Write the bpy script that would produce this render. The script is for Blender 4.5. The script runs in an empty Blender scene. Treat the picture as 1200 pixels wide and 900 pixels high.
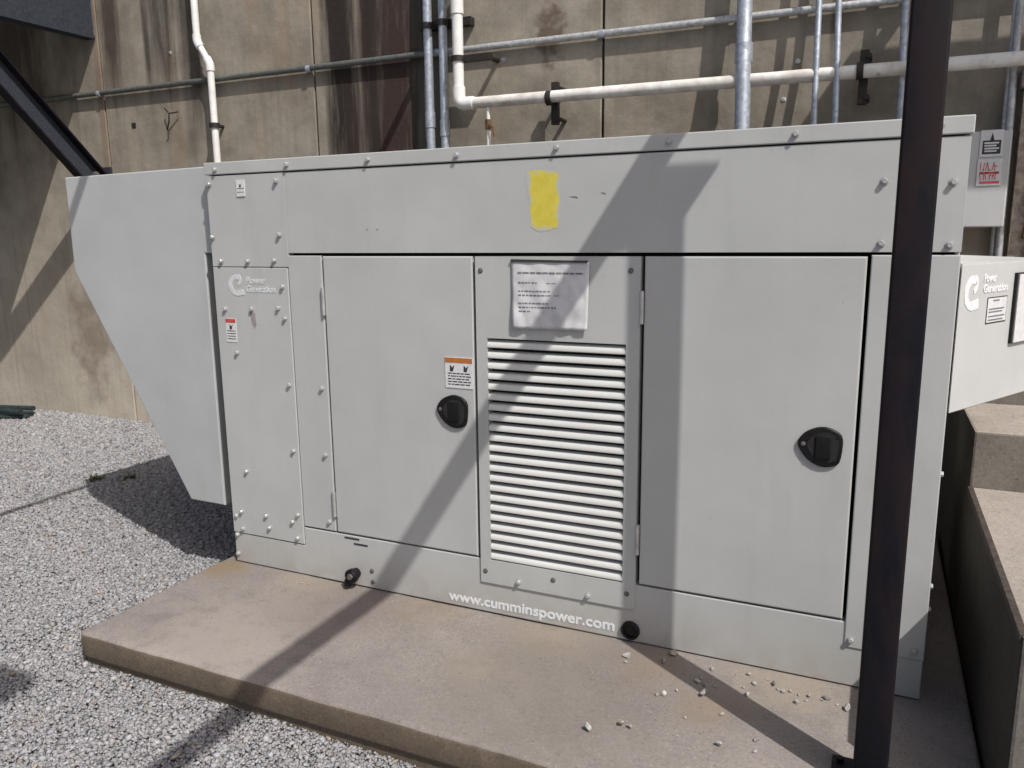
import bpy, bmesh, math, random
import numpy as np
from mathutils import Vector, Matrix
random.seed(7); rng = np.random.default_rng(7)
scene = bpy.context.scene
col = scene.collection
# ------------------------------------------------------------------ camera
FPX, PITCH, YAW, ROLL = 927.80, 0.185825, 0.428350, -0.011444     # focal length in 1200-px units, radians
CAM = Vector((-0.19792, -2.34219, 1.31896))
fw = Vector((-math.sin(YAW)*math.cos(PITCH), math.cos(YAW)*math.cos(PITCH), -math.sin(PITCH)))
rt = Vector((math.cos(YAW), math.sin(YAW), 0)); upv = rt.cross(fw)
R2 = rt*math.cos(ROLL)+upv*math.sin(ROLL); U2 = upv*math.cos(ROLL)-rt*math.sin(ROLL)
cd = bpy.data.cameras.new('camera'); cam = bpy.data.objects.new('camera', cd); col.objects.link(cam)
cd.sensor_width = 36; cd.lens = FPX*36/1200; cd.clip_start = 0.05; cd.clip_end = 2000
m = Matrix((R2, U2, -fw)).transposed().to_4x4(); m.translation = CAM; cam.matrix_world = m
scene.camera = cam
def on(px, py, ax, v):          # photo pixel -> point on the plane axis=v
    d = fw + R2*((px-600)/FPX) - U2*((py-450)/FPX)
    return CAM + d*((v-CAM[ax])/d[ax])
def F(px, py): p = on(px, py, 1, 0.0); return (p.x, p.z)          # generator front
WY = 2.05
def Wp(px, py, off=0.0): return on(px, py, 1, WY-off)             # wall
def proj(P):
    d = Vector(P)-CAM; k = d.dot(fw); return 600+FPX*d.dot(R2)/k, 450-FPX*d.dot(U2)/k, k
# ------------------------------------------------------------------ light
LIGHT = Vector((-1.50, 1.0, -2.27))
EL = math.atan2(2.27, math.hypot(1.50, 1.0)); AZ = math.atan2(1.50, -1.0)
w = bpy.data.worlds.new('World'); scene.world = w; w.use_nodes = True
nt = w.node_tree; bg = nt.nodes['Background']; sky = nt.nodes.new('ShaderNodeTexSky')
sky.sky_type = 'NISHITA'; sky.sun_disc = False; sky.sun_elevation = EL; sky.sun_rotation = AZ
sky.dust_density = 4.0; sky.air_density = 0.9; sky.ozone_density = 0.5
nt.links.new(sky.outputs[0], bg.inputs[0]); bg.inputs[1].default_value = 0.095
sd = bpy.data.lights.new('sun', 'SUN'); sd.energy = 4.0; sd.angle = math.radians(0.55); sd.color = (1.0, 0.96, 0.915)
so = bpy.data.objects.new('sun', sd); col.objects.link(so); so.rotation_euler = LIGHT.to_track_quat('-Z', 'Y').to_euler()
so.location = (3, -4, 8)
vs = scene.view_settings; vs.view_transform = 'Standard'; vs.look = 'None'; vs.gamma = 1.0; vs.exposure = 0.13; vs.use_curve_mapping = False
# ------------------------------------------------------------------ materials
def lin(c): return tuple(((v/255)/12.92 if v/255 <= .04045 else ((v/255+.055)/1.055)**2.4) for v in c)
class NM:
    def __init__(s, name):
        s.m = bpy.data.materials.new(name); s.m.use_nodes = True; s.t = s.m.node_tree; s.b = s.t.nodes['Principled BSDF']
        s.co = s.n('ShaderNodeTexCoord').outputs['Object']
    def n(s, ty, **k):
        o = s.t.nodes.new(ty)
        for a, v in k.items(): setattr(o, a, v)
        return o
    def l(s, a, b): s.t.links.new(a, b)
    def pos(s): return s.n('ShaderNodeNewGeometry').outputs['Position']
    def mapv(s, v, scale=(1, 1, 1), loc=(0, 0, 0)):
        mp = s.n('ShaderNodeMapping'); mp.inputs['Scale'].default_value = scale; mp.inputs['Location'].default_value = loc
        s.l(v, mp.inputs[0]); return mp.outputs[0]
    def noise(s, v, sc, det=4, rough=.55, dist=0):
        o = s.n('ShaderNodeTexNoise'); o.inputs['Scale'].default_value = sc; o.inputs['Detail'].default_value = det
        o.inputs['Roughness'].default_value = rough; o.inputs['Distortion'].default_value = dist; s.l(v, o.inputs['Vector']); return o.outputs['Fac']
    def ramp(s, f, a, b, va=0., vb=1.):
        o = s.n('ShaderNodeMapRange'); o.inputs[1].default_value = a; o.inputs[2].default_value = b
        o.inputs[3].default_value = va; o.inputs[4].default_value = vb; s.l(f, o.inputs[0]); return o.outputs[0]
    def math(s, op, a, b=None):
        o = s.n('ShaderNodeMath', operation=op)
        for i, v in enumerate((a, b)):
            if v is None: continue
            if isinstance(v, (int, float)): o.inputs[i].default_value = v
            else: s.l(v, o.inputs[i])
        return o.outputs[0]
    def mix(s, f, a, b, blend='MIX'):
        o = s.n('ShaderNodeMix', data_type='RGBA', blend_type=blend)
        for i, v in ((0, f), (6, a), (7, b)):
            if isinstance(v, (int, float)): o.inputs[i].default_value = v
            elif isinstance(v, tuple): o.inputs[i].default_value = (*v[:3], 1)
            else: s.l(v, o.inputs[i])
        return o.outputs[2]
    def sep(s, v):
        o = s.n('ShaderNodeSeparateXYZ'); s.l(v, o.inputs[0]); return o.outputs
    def dist(s, v, p, sc=(1, 1, 1)):
        a = s.n('ShaderNodeVectorMath', operation='SUBTRACT'); s.l(v, a.inputs[0]); a.inputs[1].default_value = p
        b = s.n('ShaderNodeVectorMath', operation='MULTIPLY'); s.l(a.outputs[0], b.inputs[0]); b.inputs[1].default_value = sc
        c = s.n('ShaderNodeVectorMath', operation='LENGTH'); s.l(b.outputs[0], c.inputs[0]); return c.outputs['Value']
    def bump(s, h, st=.3, d=.01, normal=None):
        o = s.n('ShaderNodeBump'); o.inputs['Strength'].default_value = st; o.inputs['Distance'].default_value = d
        s.l(h, o.inputs['Height'])
        if normal is not None: s.l(normal, o.inputs['Normal'])
        s.l(o.outputs[0], s.b.inputs['Normal']); return o.outputs[0]
    def fin(s, colr, rough=.6, metal=0., spec=.5):
        for k, v in (('Base Color', colr), ('Roughness', rough), ('Metallic', metal), ('Specular IOR Level', spec)):
            i = s.b.inputs[k]
            if isinstance(v, (int, float)): i.default_value = v
            elif isinstance(v, tuple): i.default_value = (*v[:3], 1)
            else: s.l(v, i)
        return s.m
M = {}
def simple(name, c, rough=.6, metal=0., spec=.5, var=.15, sc=30, bump=0.):
    k = NM(name); p = k.pos(); f = k.noise(p, sc, 5, .6)
    c2 = tuple(v*(1-var) for v in c); c3 = tuple(min(1, v*(1+var)) for v in c)
    cc = k.mix(k.ramp(f, .3, .7), c2, c3)
    rr = k.ramp(k.noise(p, sc*.6, 4), .3, .7, max(0, rough-.08), min(1, rough+.08))
    if bump: k.bump(k.noise(p, sc*4, 4), bump, .004)
    M[name] = k.fin(cc, rr, metal, spec)
# enclosure paint: grey-beige powder coat with faint chalking, dust runs and grime near the ground
def paint(name, c, grime=1.0):
    k = NM(name); p = k.pos(); s = k.sep(p)
    big = k.noise(p, 2.3, 5, .6); fine = k.noise(p, 55, 3, .6)
    run = k.noise(k.mapv(p, (38, 38, 1.3)), 1.0, 4, .6)
    cc = k.mix(k.ramp(big, .35, .68), tuple(v*.93 for v in c), tuple(v*1.035 for v in c))
    cc = k.mix(k.ramp(run, .5, .8, 0, .05*grime), cc, lin((205, 203, 196)))
    cc = k.mix(k.ramp(fine, .55, .8, 0, .07), cc, lin((110, 108, 100)))
    cc = k.mix(k.ramp(k.noise(k.mapv(p, (7, 7, 1.1), (4, 0, 2)), 1, 6, .65), .56, .8, 0, .17*grime), cc, lin((118, 112, 100)))
    low = k.math('MULTIPLY', k.ramp(s[2], .0, .16, 1, 0), k.ramp(k.noise(p, 9, 5, .65), .35, .7, .1, .55*grime))
    cc = k.mix(low, cc, lin((140, 126, 108)))
    chip = k.ramp(k.noise(p, 75, 2, .4), .775, .79, 0, .4*grime)
    cc = k.mix(chip, cc, lin((95, 90, 82)))
    scr = k.ramp(k.noise(k.mapv(p, (3, 3, 160), (2, 2, 2)), 1, 2, .4), .80, .83, 0, .12*grime); cc = k.mix(scr, cc, lin((205, 205, 200)))
    rr = k.ramp(big, .3, .7, .38, .52)
    b = k.bump(k.noise(p, 420, 2), .05, .001)
    k.bump(k.noise(p, 3.1, 2), .16, .025, b)
    M[name] = k.fin(cc, rr, 0, .42)
paint('paint', (.436, .447, .440))
paint('paint_slat_lit', (.57, .575, .555), .3)  # same paint, lightened to put sun brightness into the slat colour
paint('paint_hood', (.424, .440, .442), .7)
paint('paint_box', (.50, .51, .505), .6)
simple('residue', (.27, .235, .24), .7, var=.2, sc=90)
simple('dark_gap', (.012, .012, .012), .9, var=.2)
simple('black_plastic', (.006, .006, .0065), .42, spec=.3, var=.3, sc=60)
simple('bolt', (.42, .425, .415), .45, .25, var=.2, sc=200)
simple('bolt_dull', (.16, .15, .14), .6, .5, var=.3, sc=200)
simple('hinge', (.55, .55, .54), .42, .7, var=.2)
simple('sticker_white', (.62, .62, .63), .5, var=.10, sc=60)
simple('sticker_orange', (.42, .14, .03), .5, var=.15)
simple('sticker_red', (.50, .06, .05), .5, var=.15)
simple('print_black', (.03, .03, .035), .6, var=.2)
simple('print_grey', (.17, .17, .19), .7, var=.3, sc=300)
simple('print_red', (.55, .10, .10), .6, var=.2)
simple('letter_white', (.70, .72, .74), .5, var=.12, sc=180)
simple('logo_white', (.58, .60, .61), .5, var=.15, sc=120)
simple('scuff_and_shadow', (.20, .17, .17), .4, var=.3, sc=80)
simple('pvc', (.70, .69, .67), .38, var=.10, sc=18)
simple('brass', (.16, .09, .05), .5, .4, var=.3)
simple('strut_black', (.022, .018, .016), .6, .2, var=.4, sc=40)
simple('weed', (.09, .10, .05), .7, var=.4, sc=40)
simple('pipe_dark', (.035, .05, .05), .45, .3, var=.4, sc=20)
def mk_galv(name, c, rough=.45):
    k = NM(name); p = k.pos()
    v = k.n('ShaderNodeTexVoronoi'); v.inputs['Scale'].default_value = 60; k.l(p, v.inputs['Vector'])
    sp = k.sep(v.outputs['Color'])[0]
    cc = k.mix(sp, tuple(x*.8 for x in c), tuple(x*1.15 for x in c))
    d = k.noise(k.mapv(p, (14, 14, 3)), 1, 5, .65); cc = k.mix(k.ramp(d, .5, .75, 0, .45), cc, lin((96, 92, 88)))
    M[name] = k.fin(cc, k.ramp(d, .3, .7, rough-.08, rough+.15), .55, .5)
mk_galv('galv', (.42, .46, .52)); mk_galv('galv_pale', (.50, .51, .52), .5); mk_galv('galv_dark', (.14, .15, .14), .6)
# pvc with grime on it
k = NM('pvc_dirty'); p = k.pos()
a = k.noise(p, 7, 5, .6, .4); cc = k.mix(k.ramp(a, .42, .7, 0, .7), (.74, .73, .70), lin((150, 137, 122)))
cc = k.mix(k.ramp(k.noise(p, 30, 4), .6, .8, 0, .5), cc, lin((90, 80, 70))); M['pvc_dirty'] = k.fin(cc, .45, 0, .4)
# yellow sprayed patch
k = NM('yellow'); p = k.pos(); a = k.noise(p, 26, 4, .6)
sx_ = k.sep(p); ex = k.math('MULTIPLY', k.math('ABSOLUTE', k.math('SUBTRACT', sx_[0], F(637, 233)[0])), 1/.050); ez = k.math('MULTIPLY', k.math('ABSOLUTE', k.math('SUBTRACT', sx_[2], F(637, 234)[1])), 1/.096)
ed = k.math('ADD', k.math('MAXIMUM', ex, ez), k.math('ADD', k.ramp(k.noise(p, 22, 3, .6), .25, .75, -.22, .18), k.ramp(k.noise(p, 300, 2, .5), .25, .75, -.10, .10)))
yc = k.mix(k.ramp(a, .3, .7), (.55, .46, .05), (.64, .55, .10))
M['yellow'] = k.fin(k.mix(k.ramp(ed, .80, .98), yc, (.43, .445, .425)), .55, 0, .35)
# rusty dark steel
def steel(name, base, rust=.4):
    k = NM(name); p = k.pos(); a = k.noise(k.mapv(p, (9, 9, 2.2)), 1, 6, .65, .6); b = k.noise(p, 60, 4, .6)
    cc = k.mix(k.ramp(b, .35, .7), tuple(v*.75 for v in base), tuple(v*1.3 for v in base))
    cc = k.mix(k.ramp(a, .46, .66, 0, rust), cc, lin((62, 38, 31)))
    k.bump(b, .12, .002); M[name] = k.fin(cc, k.ramp(a, .35, .7, .5, .8), .0, .22)
steel('steel_post', (.0034, .0040, .0076), .26); steel('steel_blue', (.034, .040, .052), .08); steel('steel_grate', (.05, .05, .05), .3)
# cast concrete wall
def wall_mat():
    k = NM('wall'); p = k.pos(); s = k.sep(p)
    big = k.noise(p, .9, 6, .6); mid = k.noise(p, 4.2, 6, .65); fine = k.noise(p, 38, 5, .65)
    st1 = k.noise(k.mapv(p, (5.5, 5.5, .16)), 1, 5, .6, .25); st2 = k.noise(k.mapv(p, (19, 19, .55), (3, 1, 7)), 1, 4, .6)
    pale, tan, brown = lin((186, 178, 164)), lin((163, 155, 142)), lin((133, 125, 113))
    cc = k.mix(k.ramp(big, .35, .65), tan, pale); cc = k.mix(k.ramp(mid, .45, .8, 0, .45), cc, brown)
    cc = k.mix(k.ramp(st2, .5, .72, 0, .42), cc, lin((128, 124, 112)))
    cc = k.mix(k.ramp(st2, .5, .3, 0, .22), cc, lin((176, 165, 146)))
    grime = k.math('MULTIPLY', k.ramp(s[2], .7, 1.9, 0, 1), k.ramp(mid, .25, .65, .35, .7))    # upper part is more weathered
    cc = k.mix(grime, cc, lin((93, 88, 79)))
    och = k.ramp(k.noise(k.mapv(p, (2.4, 2.4, .5), (5, 2, 1)), 1, 5, .6), .56, .72, 0, .5)
    cc = k.mix(och, cc, lin((146, 124, 96)))
    # long dark run-off stains under the drains at the top of the wall; one also paints deck shade
    def streak(x, half, z0, z1, amt, colr, cc, sx=6):
        d = k.math('ABSOLUTE', k.math('SUBTRACT', s[0], x))
        wob = k.ramp(k.noise(k.mapv(p, (sx, 1, .35), (x, 0, 0)), 1, 4, .65), .25, .75, -half*.7, half*.7)
        f = k.ramp(k.math('ADD', d, wob), half*.55, half*1.1, 1, 0)
        f2 = k.ramp(k.math('ADD', s[2], k.ramp(k.noise(k.mapv(p, (6, 1, .3)), 1, 5, .65), .3, .7, -.35, .35)), z0, z1, 0, 1)
        g = k.ramp(k.noise(k.mapv(p, (8, 5, .8), (1, 4, 2)), 1, 7, .72), .30, .50, .5, 1)
        return k.mix(k.math('MULTIPLY', k.math('MULTIPLY', f, f2), k.math('MULTIPLY', g, amt)), cc, colr)
    dk, rd = lin((44, 38, 35)), lin((57, 45, 42))
    cc = streak(-3.37, .17, .6, 1.2, 1.0, dk, cc); cc = streak(-2.99, .27, .6, 1.2, 1.0, rd, cc, 4); cc = streak(-2.72, .16, .8, 1.5, .7, lin((66, 66, 60)), cc); cc = streak(-2.74, .04, .6, 1.2, .9, dk, cc, 8)
    cc = streak(-3.13, .06, .6, 1.2, .9, dk, cc, 8)
    cc = streak(-5.38, .10, 2.2, 2.6, .85, rd, cc); cc = streak(-4.92, .16, 2.15, 2.6, .8, dk, cc, 9); cc = streak(-4.62, .10, 2.0, 2.5, .75, dk, cc)
    cc = streak(-6.75, .8, 1.95, 2.5, .8, lin((58, 52, 44)), cc, 2)  # broad dark stain that also paints the shade under the deck deeper
    cc = streak(-5.56, .035, .4, 2.2, .4, lin((112, 82, 62)), cc); cc = streak(-.45, .04, 2.0, 2.3, .7, rd, cc)
    blot = k.ramp(k.math('ADD', k.dist(p, (-1.95, WY, 2.43), (4.5, 0, 2.6)), k.ramp(k.noise(p, 18, 4), .2, .8, -.3, .3)), .2, .5, .75, 0)
    cc = k.mix(blot, cc, lin((84, 68, 60)))
    blot = k.ramp(k.math('ADD', k.dist(p, (-5.95, WY, .55), (3.5, 0, 1.6)), k.ramp(k.noise(p, 9, 5), .2, .8, -.5, .5)), .3, .9, .6, 0)
    cc = k.mix(blot, cc, lin((112, 100, 86)))
    cc = k.mix(k.ramp(fine, .58, .78, 0, .3), cc, lin((96, 88, 77)))
    b = k.bump(k.noise(p, 7, 6, .6), .25, .02); k.bump(fine, .25, .006, b)
    M['wall'] = k.fin(cc, .88, 0, .25)
wall_mat()
def conc(name, a, b, c, stains=()):
    k = NM(name); p = k.pos(); big = k.noise(p, 1.7, 6, .62); fine = k.noise(p, 60, 6, .7); mid = k.noise(p, 11, 5, .65); sp = k.noise(p, 130, 4, .7)
    cc = k.mix(k.ramp(big, .33, .66), a, b); cc = k.mix(k.ramp(mid, .48, .75, 0, .5), cc, c)
    cc = k.mix(k.ramp(fine, .52, .74, 0, .45), cc, tuple(v*.62 for v in a)); cc = k.mix(k.ramp(sp, .56, .68, 0, .55), cc, tuple(min(1, v*1.45) for v in b))
    cc = k.mix(k.ramp(sp, .44, .32, 0, .6), cc, tuple(v*.48 for v in a))
    for (pt, r, colr, amt) in stains:
        f = k.ramp(k.math('ADD', k.dist(p, pt), k.ramp(mid, .2, .8, -r*.6, r*.6)), r*.35, r, amt, 0); cc = k.mix(f, cc, colr)
    vo = k.n('ShaderNodeTexVoronoi'); vo.inputs['Scale'].default_value = 48; vo.inputs['Randomness'].default_value = 1.0; k.l(p, vo.inputs['Vector'])
    pore = k.math('MULTIPLY', k.ramp(vo.outputs['Distance'], .10, .17, 1, 0), k.ramp(k.sep(vo.outputs['Color'])[0], .72, .76, 0, 1))
    cc = k.mix(k.math('MULTIPLY', pore, .6), cc, tuple(v*.35 for v in a))
    ck = k.n('ShaderNodeTexVoronoi', feature='DISTANCE_TO_EDGE'); ck.inputs['Scale'].default_value = .7
    wv = k.n('ShaderNodeVectorMath', operation='ADD'); k.l(p, wv.inputs[0]); nn = k.n('ShaderNodeTexNoise'); nn.inputs['Scale'].default_value = 5; nn.inputs['Detail'].default_value = 6; k.l(p, nn.inputs['Vector'])
    sc_ = k.n('ShaderNodeVectorMath', operation='SCALE'); k.l(nn.outputs['Color'], sc_.inputs[0]); sc_.inputs['Scale'].default_value = .35; k.l(sc_.outputs[0], wv.inputs[1]); k.l(wv.outputs[0], ck.inputs['Vector'])
    crack = k.math('MULTIPLY', k.ramp(ck.outputs['Distance'], .0015, .004, 1, 0), k.ramp(big, .55, .62, 0, .35))
    cc = k.mix(crack, cc, tuple(v*.4 for v in a))
    bb = k.bump(fine, .3, .004); bb = k.bump(mid, .15, .008, bb); k.bump(pore, -.4, .004, bb)
    M[name] = k.fin(cc, .9, 0, .25)
ochre = lin((128, 112, 90)); wash = lin((142, 132, 116))
conc('pad', lin((120, 114, 110)), lin((141, 134, 129)), lin((104, 99, 95)),
     [((-2.53, -.07, 0), .12, ochre, .8), ((-2.1, -.03, 0), .2, wash, .5), ((-1.6, -.03, 0), .22, ochre, .35), ((-1.1, -.05, 0), .22, wash, .6), ((-.75, -.13, 0), .16, ochre, .45),
      ((-.55, -.28, 0), .13, ochre, .45), ((-1.25, -.33, 0), .14, wash, .55), ((-.35, -.06, 0), .2, wash, .5), ((-2.1, -.55, 0), .4, lin((152, 143, 136)), .5), ((-1.9, -.2, 0), .3, lin((112, 101, 98)), .4), ((-1.0, -.4, 0), .5, lin((110, 104, 98)), .5)])
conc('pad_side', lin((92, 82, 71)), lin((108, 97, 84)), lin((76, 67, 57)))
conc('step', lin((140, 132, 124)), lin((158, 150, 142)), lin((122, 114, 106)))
conc('step_side_shade', lin((58, 55, 51)), lin((70, 66, 61)), lin((46, 43, 40)))  # left faces: their shade painted in as darker concrete
conc('step_riser', lin((104, 100, 95)), lin((122, 117, 110)), lin((84, 79, 74)))  # front faces toned down too, shading put into the colour
k = NM('ground'); p = k.pos()
v = k.n('ShaderNodeTexVoronoi'); v.inputs['Scale'].default_value = 70; k.l(p, v.inputs['Vector'])
g = k.sep(v.outputs['Color'])[0]
k.bump(v.outputs['Distance'], .8, .01)
M['ground'] = k.fin(k.mix(g, (.17, .168, .17), (.30, .295, .298)), .9, 0, .2)
k = NM('gravel'); at = k.n('ShaderNodeVertexColor', layer_name='tint'); p = k.pos()
M['gravel'] = k.fin(k.mix(k.ramp(k.noise(p, 160, 3), .35, .7, 0, .35), at.outputs[0], (.2, .19, .19), 'MIX'), .85, 0, .25)
simple('pebble', (.36, .345, .335), .8, var=.3, sc=70, spec=.3)
simple('pebble_tan', (.33, .29, .25), .85, var=.3, sc=70, spec=.3)
simple('pebble_dark', (.24, .225, .22), .85, var=.3, sc=70, spec=.3)
simple('edge_rust', (.05, .038, .032), .8, var=.5, sc=40, bump=.5)
simple('brick', (.21, .105, .07), .85, var=.4, sc=30, spec=.2, bump=.5)
simple('mortar', (.36, .31, .26), .9, var=.45, sc=30, spec=.2, bump=.9)
k = NM('paper'); p = k.pos(); M['paper'] = k.fin(k.mix(k.ramp(k.noise(p, 20, 4), .4, .7), (.52, .52, .53), (.64, .64, .655)), .32, 0, .6)
# ------------------------------------------------------------------ builders
def link(o, parent=None):
    col.objects.link(o)
    if parent is not None: o.parent = parent
    return o
def mobj(name, bm, mat, parent=None, smooth=False):
    bm.normal_update(); me = bpy.data.meshes.new(name); bm.to_mesh(me); bm.free()
    me.materials.append(M[mat] if isinstance(mat, str) else mat)
    if smooth:
        for f in me.polygons: f.use_smooth = True
        try: me.set_sharp_from_angle(angle=math.radians(40))
        except Exception: pass
    return link(bpy.data.objects.new(name, me), parent)
def tag(o, label, cat, group=None):
    o['label'] = label; o['category'] = cat
    if group: o['group'] = group
    return o
def thing(name, label, cat, loc=(0, 0, 0), group=None):
    o = bpy.data.objects.new(name, None); o.empty_display_size = .1; o.location = loc; col.objects.link(o); return tag(o, label, cat, group)
def kindof(o, kd): o['kind'] = kd; return o
def rel(parent):
    v_ = Vector((0, 0, 0))
    while parent is not None: v_ = v_+parent.location; parent = parent.parent
    return v_
def add_prism(bm, poly, y0, y1, bev=0., seg=2):       # polygon in x,z ; extruded along y from y0 (front) to y1
    t = bmesh.new()
    vs_ = [t.verts.new((x, y0, z)) for x, z in poly]; f = t.faces.new(vs_)
    r = bmesh.ops.extrude_face_region(t, geom=[f]); 
    for v_ in r['geom']:
        if isinstance(v_, bmesh.types.BMVert): v_.co.y = y1
    bmesh.ops.recalc_face_normals(t, faces=t.faces)
    if bev: bmesh.ops.bevel(t, geom=[e for e in t.edges if all(abs(v_.co.y-y0) < 1e-6 for v_ in e.verts)], offset=bev, segments=seg, affect='EDGES', profile=.5)
    me = bpy.data.meshes.new('t'); t.to_mesh(me); t.free(); bm.from_mesh(me); bpy.data.meshes.remove(me)
def prism(name, poly, y0, y1, mat, parent=None, bev=0., seg=2, smooth=False):
    o3 = rel(parent); bm = bmesh.new(); add_prism(bm, [(x-o3.x, z-o3.z) for x, z in poly], y0-o3.y, y1-o3.y, bev, seg); return mobj(name, bm, mat, parent, smooth)
def rect(x0, x1, z0, z1): return [(x0, z0), (x1, z0), (x1, z1), (x0, z1)]
def add_box(bm, a, b, bev=0., seg=2):
    t = bmesh.new(); bmesh.ops.create_cube(t, size=1)
    for v_ in t.verts: v_.co = Vector([(a[i]+b[i])/2+v_.co[i]*(b[i]-a[i]) for i in range(3)])
    if bev: bmesh.ops.bevel(t, geom=t.edges[:], offset=bev, segments=seg, affect='EDGES', profile=.5)
    me = bpy.data.meshes.new('t'); t.to_mesh(me); t.free(); bm.from_mesh(me); bpy.data.meshes.remove(me)
def box(name, a, b, mat, parent=None, bev=0., seg=2):
    o3 = rel(parent); bm = bmesh.new(); add_box(bm, Vector(a)-o3, Vector(b)-o3, bev, seg); return mobj(name, bm, mat, parent)
def add_tube(bm, pts, r, n=16, cap=True):
    pts = [Vector(p) for p in pts]; rs = r if isinstance(r, (list, tuple)) else [r]*len(pts)
    rings = []; ref = None
    for i, p in enumerate(pts):
        if i == 0: d = pts[1]-p
        elif i == len(pts)-1: d = p-pts[i-1]
        else: d = (pts[i+1]-p).normalized()+(p-pts[i-1]).normalized()
        d.normalize()
        if ref is None: ref = Vector((0, 0, 1)) if abs(d.z) < .9 else Vector((1, 0, 0))
        a = (ref-d*ref.dot(d)).normalized(); b = d.cross(a); ref = a
        rings.append([bm.verts.new(p+a*(rs[i]*math.cos(2*math.pi*j/n))+b*(rs[i]*math.sin(2*math.pi*j/n))) for j in range(n)])
    for i in range(len(rings)-1):
        for j in range(n): bm.faces.new((rings[i][j], rings[i][(j+1) % n], rings[i+1][(j+1) % n], rings[i+1][j]))
    if cap: bm.faces.new(rings[0][::-1]); bm.faces.new(rings[-1])
    bmesh.ops.recalc_face_normals(bm, faces=bm.faces)
def tube(name, pts, r, mat, parent=None, n=16):
    o3 = rel(parent); bm = bmesh.new(); add_tube(bm, [Vector(p)-o3 for p in pts], r, n); return mobj(name, bm, mat, parent, True)
def lathe_y(name, prof, c, mat, parent=None, n=24):   # profile (radius, y) revolved about an axis along y through c
    o3 = rel(parent); bm = bmesh.new(); c = Vector(c)-o3; rings = []
    for r, y in prof:
        rings.append([bm.verts.new((c.x+r*math.cos(2*math.pi*j/n), c.y+y, c.z+r*math.sin(2*math.pi*j/n))) for j in range(n)])
    for i in range(len(rings)-1):
        for j in range(n): bm.faces.new((rings[i][j], rings[i][(j+1) % n], rings[i+1][(j+1) % n], rings[i+1][j]))
    bm.faces.new(rings[-1]); bmesh.ops.recalc_face_normals(bm, faces=bm.faces)
    return mobj(name, bm, mat, parent, True)
def text_mesh(name, s, size, loc, mat, parent, bold=.0, xs=1., shear=0., depth=.0006, rot=None, width=None):
    cu = bpy.data.curves.new('txt', 'FONT'); cu.body = s; cu.size = size; cu.offset = bold; cu.extrude = depth; cu.shear = shear; cu.resolution_u = 3
    o = bpy.data.objects.new('txt', cu); col.objects.link(o); dg = bpy.context.evaluated_depsgraph_get(); dg.update()
    me = bpy.data.meshes.new_from_object(o.evaluated_get(dg)); bpy.data.objects.remove(o); bpy.data.curves.remove(cu)
    co = np.zeros(len(me.vertices)*3); me.vertices.foreach_get('co', co); co = co.reshape(-1, 3)
    if width: xs = width/(co[:, 0].max()-co[:, 0].min())
    co[:, 0] -= co[:, 0].min(); co[:, 0] *= xs; me.vertices.foreach_set('co', co.ravel()); me.name = name
    me.materials.clear(); me.materials.append(M[mat]); o = bpy.data.objects.new(name, me); link(o, parent)
    o.location = Vector(loc)-rel(parent); o.rotation_euler = rot or (math.pi/2, 0, 0); return o
# ------------------------------------------------------------------ ground, gravel
GZ = -.132
bm = bmesh.new(); n = 60
xs_ = np.concatenate([[-400, -60, -14], np.linspace(-9, 4, 27), [10, 60, 400]]); ys_ = np.concatenate([[-400, -60, -12], np.linspace(-6, 3, 19), [12, 60, 400]])
grid = [[bm.verts.new((x, y, GZ-.012+(.008*math.sin(x*2.1+y)+.006*math.sin(y*3.3-x*1.2) if abs(x) < 10 else 0))) for x in xs_] for y in ys_]
for j in range(len(ys_)-1):
    for i in range(len(xs_)-1): bm.faces.new((grid[j][i], grid[j][i+1], grid[j+1][i+1], grid[j+1][i]))
kindof(mobj('ground', bm, 'ground'), 'structure')
def stone_base(sub=1):
    t = bmesh.new(); bmesh.ops.create_icosphere(t, subdivisions=sub, radius=1)
    v_ = np.array([q.co[:] for q in t.verts]); f_ = np.array([[q.index for q in f.verts] for f in t.faces]); t.free(); return v_, f_
SV = np.array([(1, 0, 0), (-1, 0, 0), (0, 1, 0), (0, -1, 0), (0, 0, 1), (0, 0, -1)], float)*1.15
SF = np.array([(0, 2, 4), (2, 1, 4), (1, 3, 4), (3, 0, 4), (2, 0, 5), (1, 2, 5), (3, 1, 5), (0, 3, 5)])
PX0, PX1, PY0, PY1 = -2.60, .128, -.68, 1.5
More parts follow.
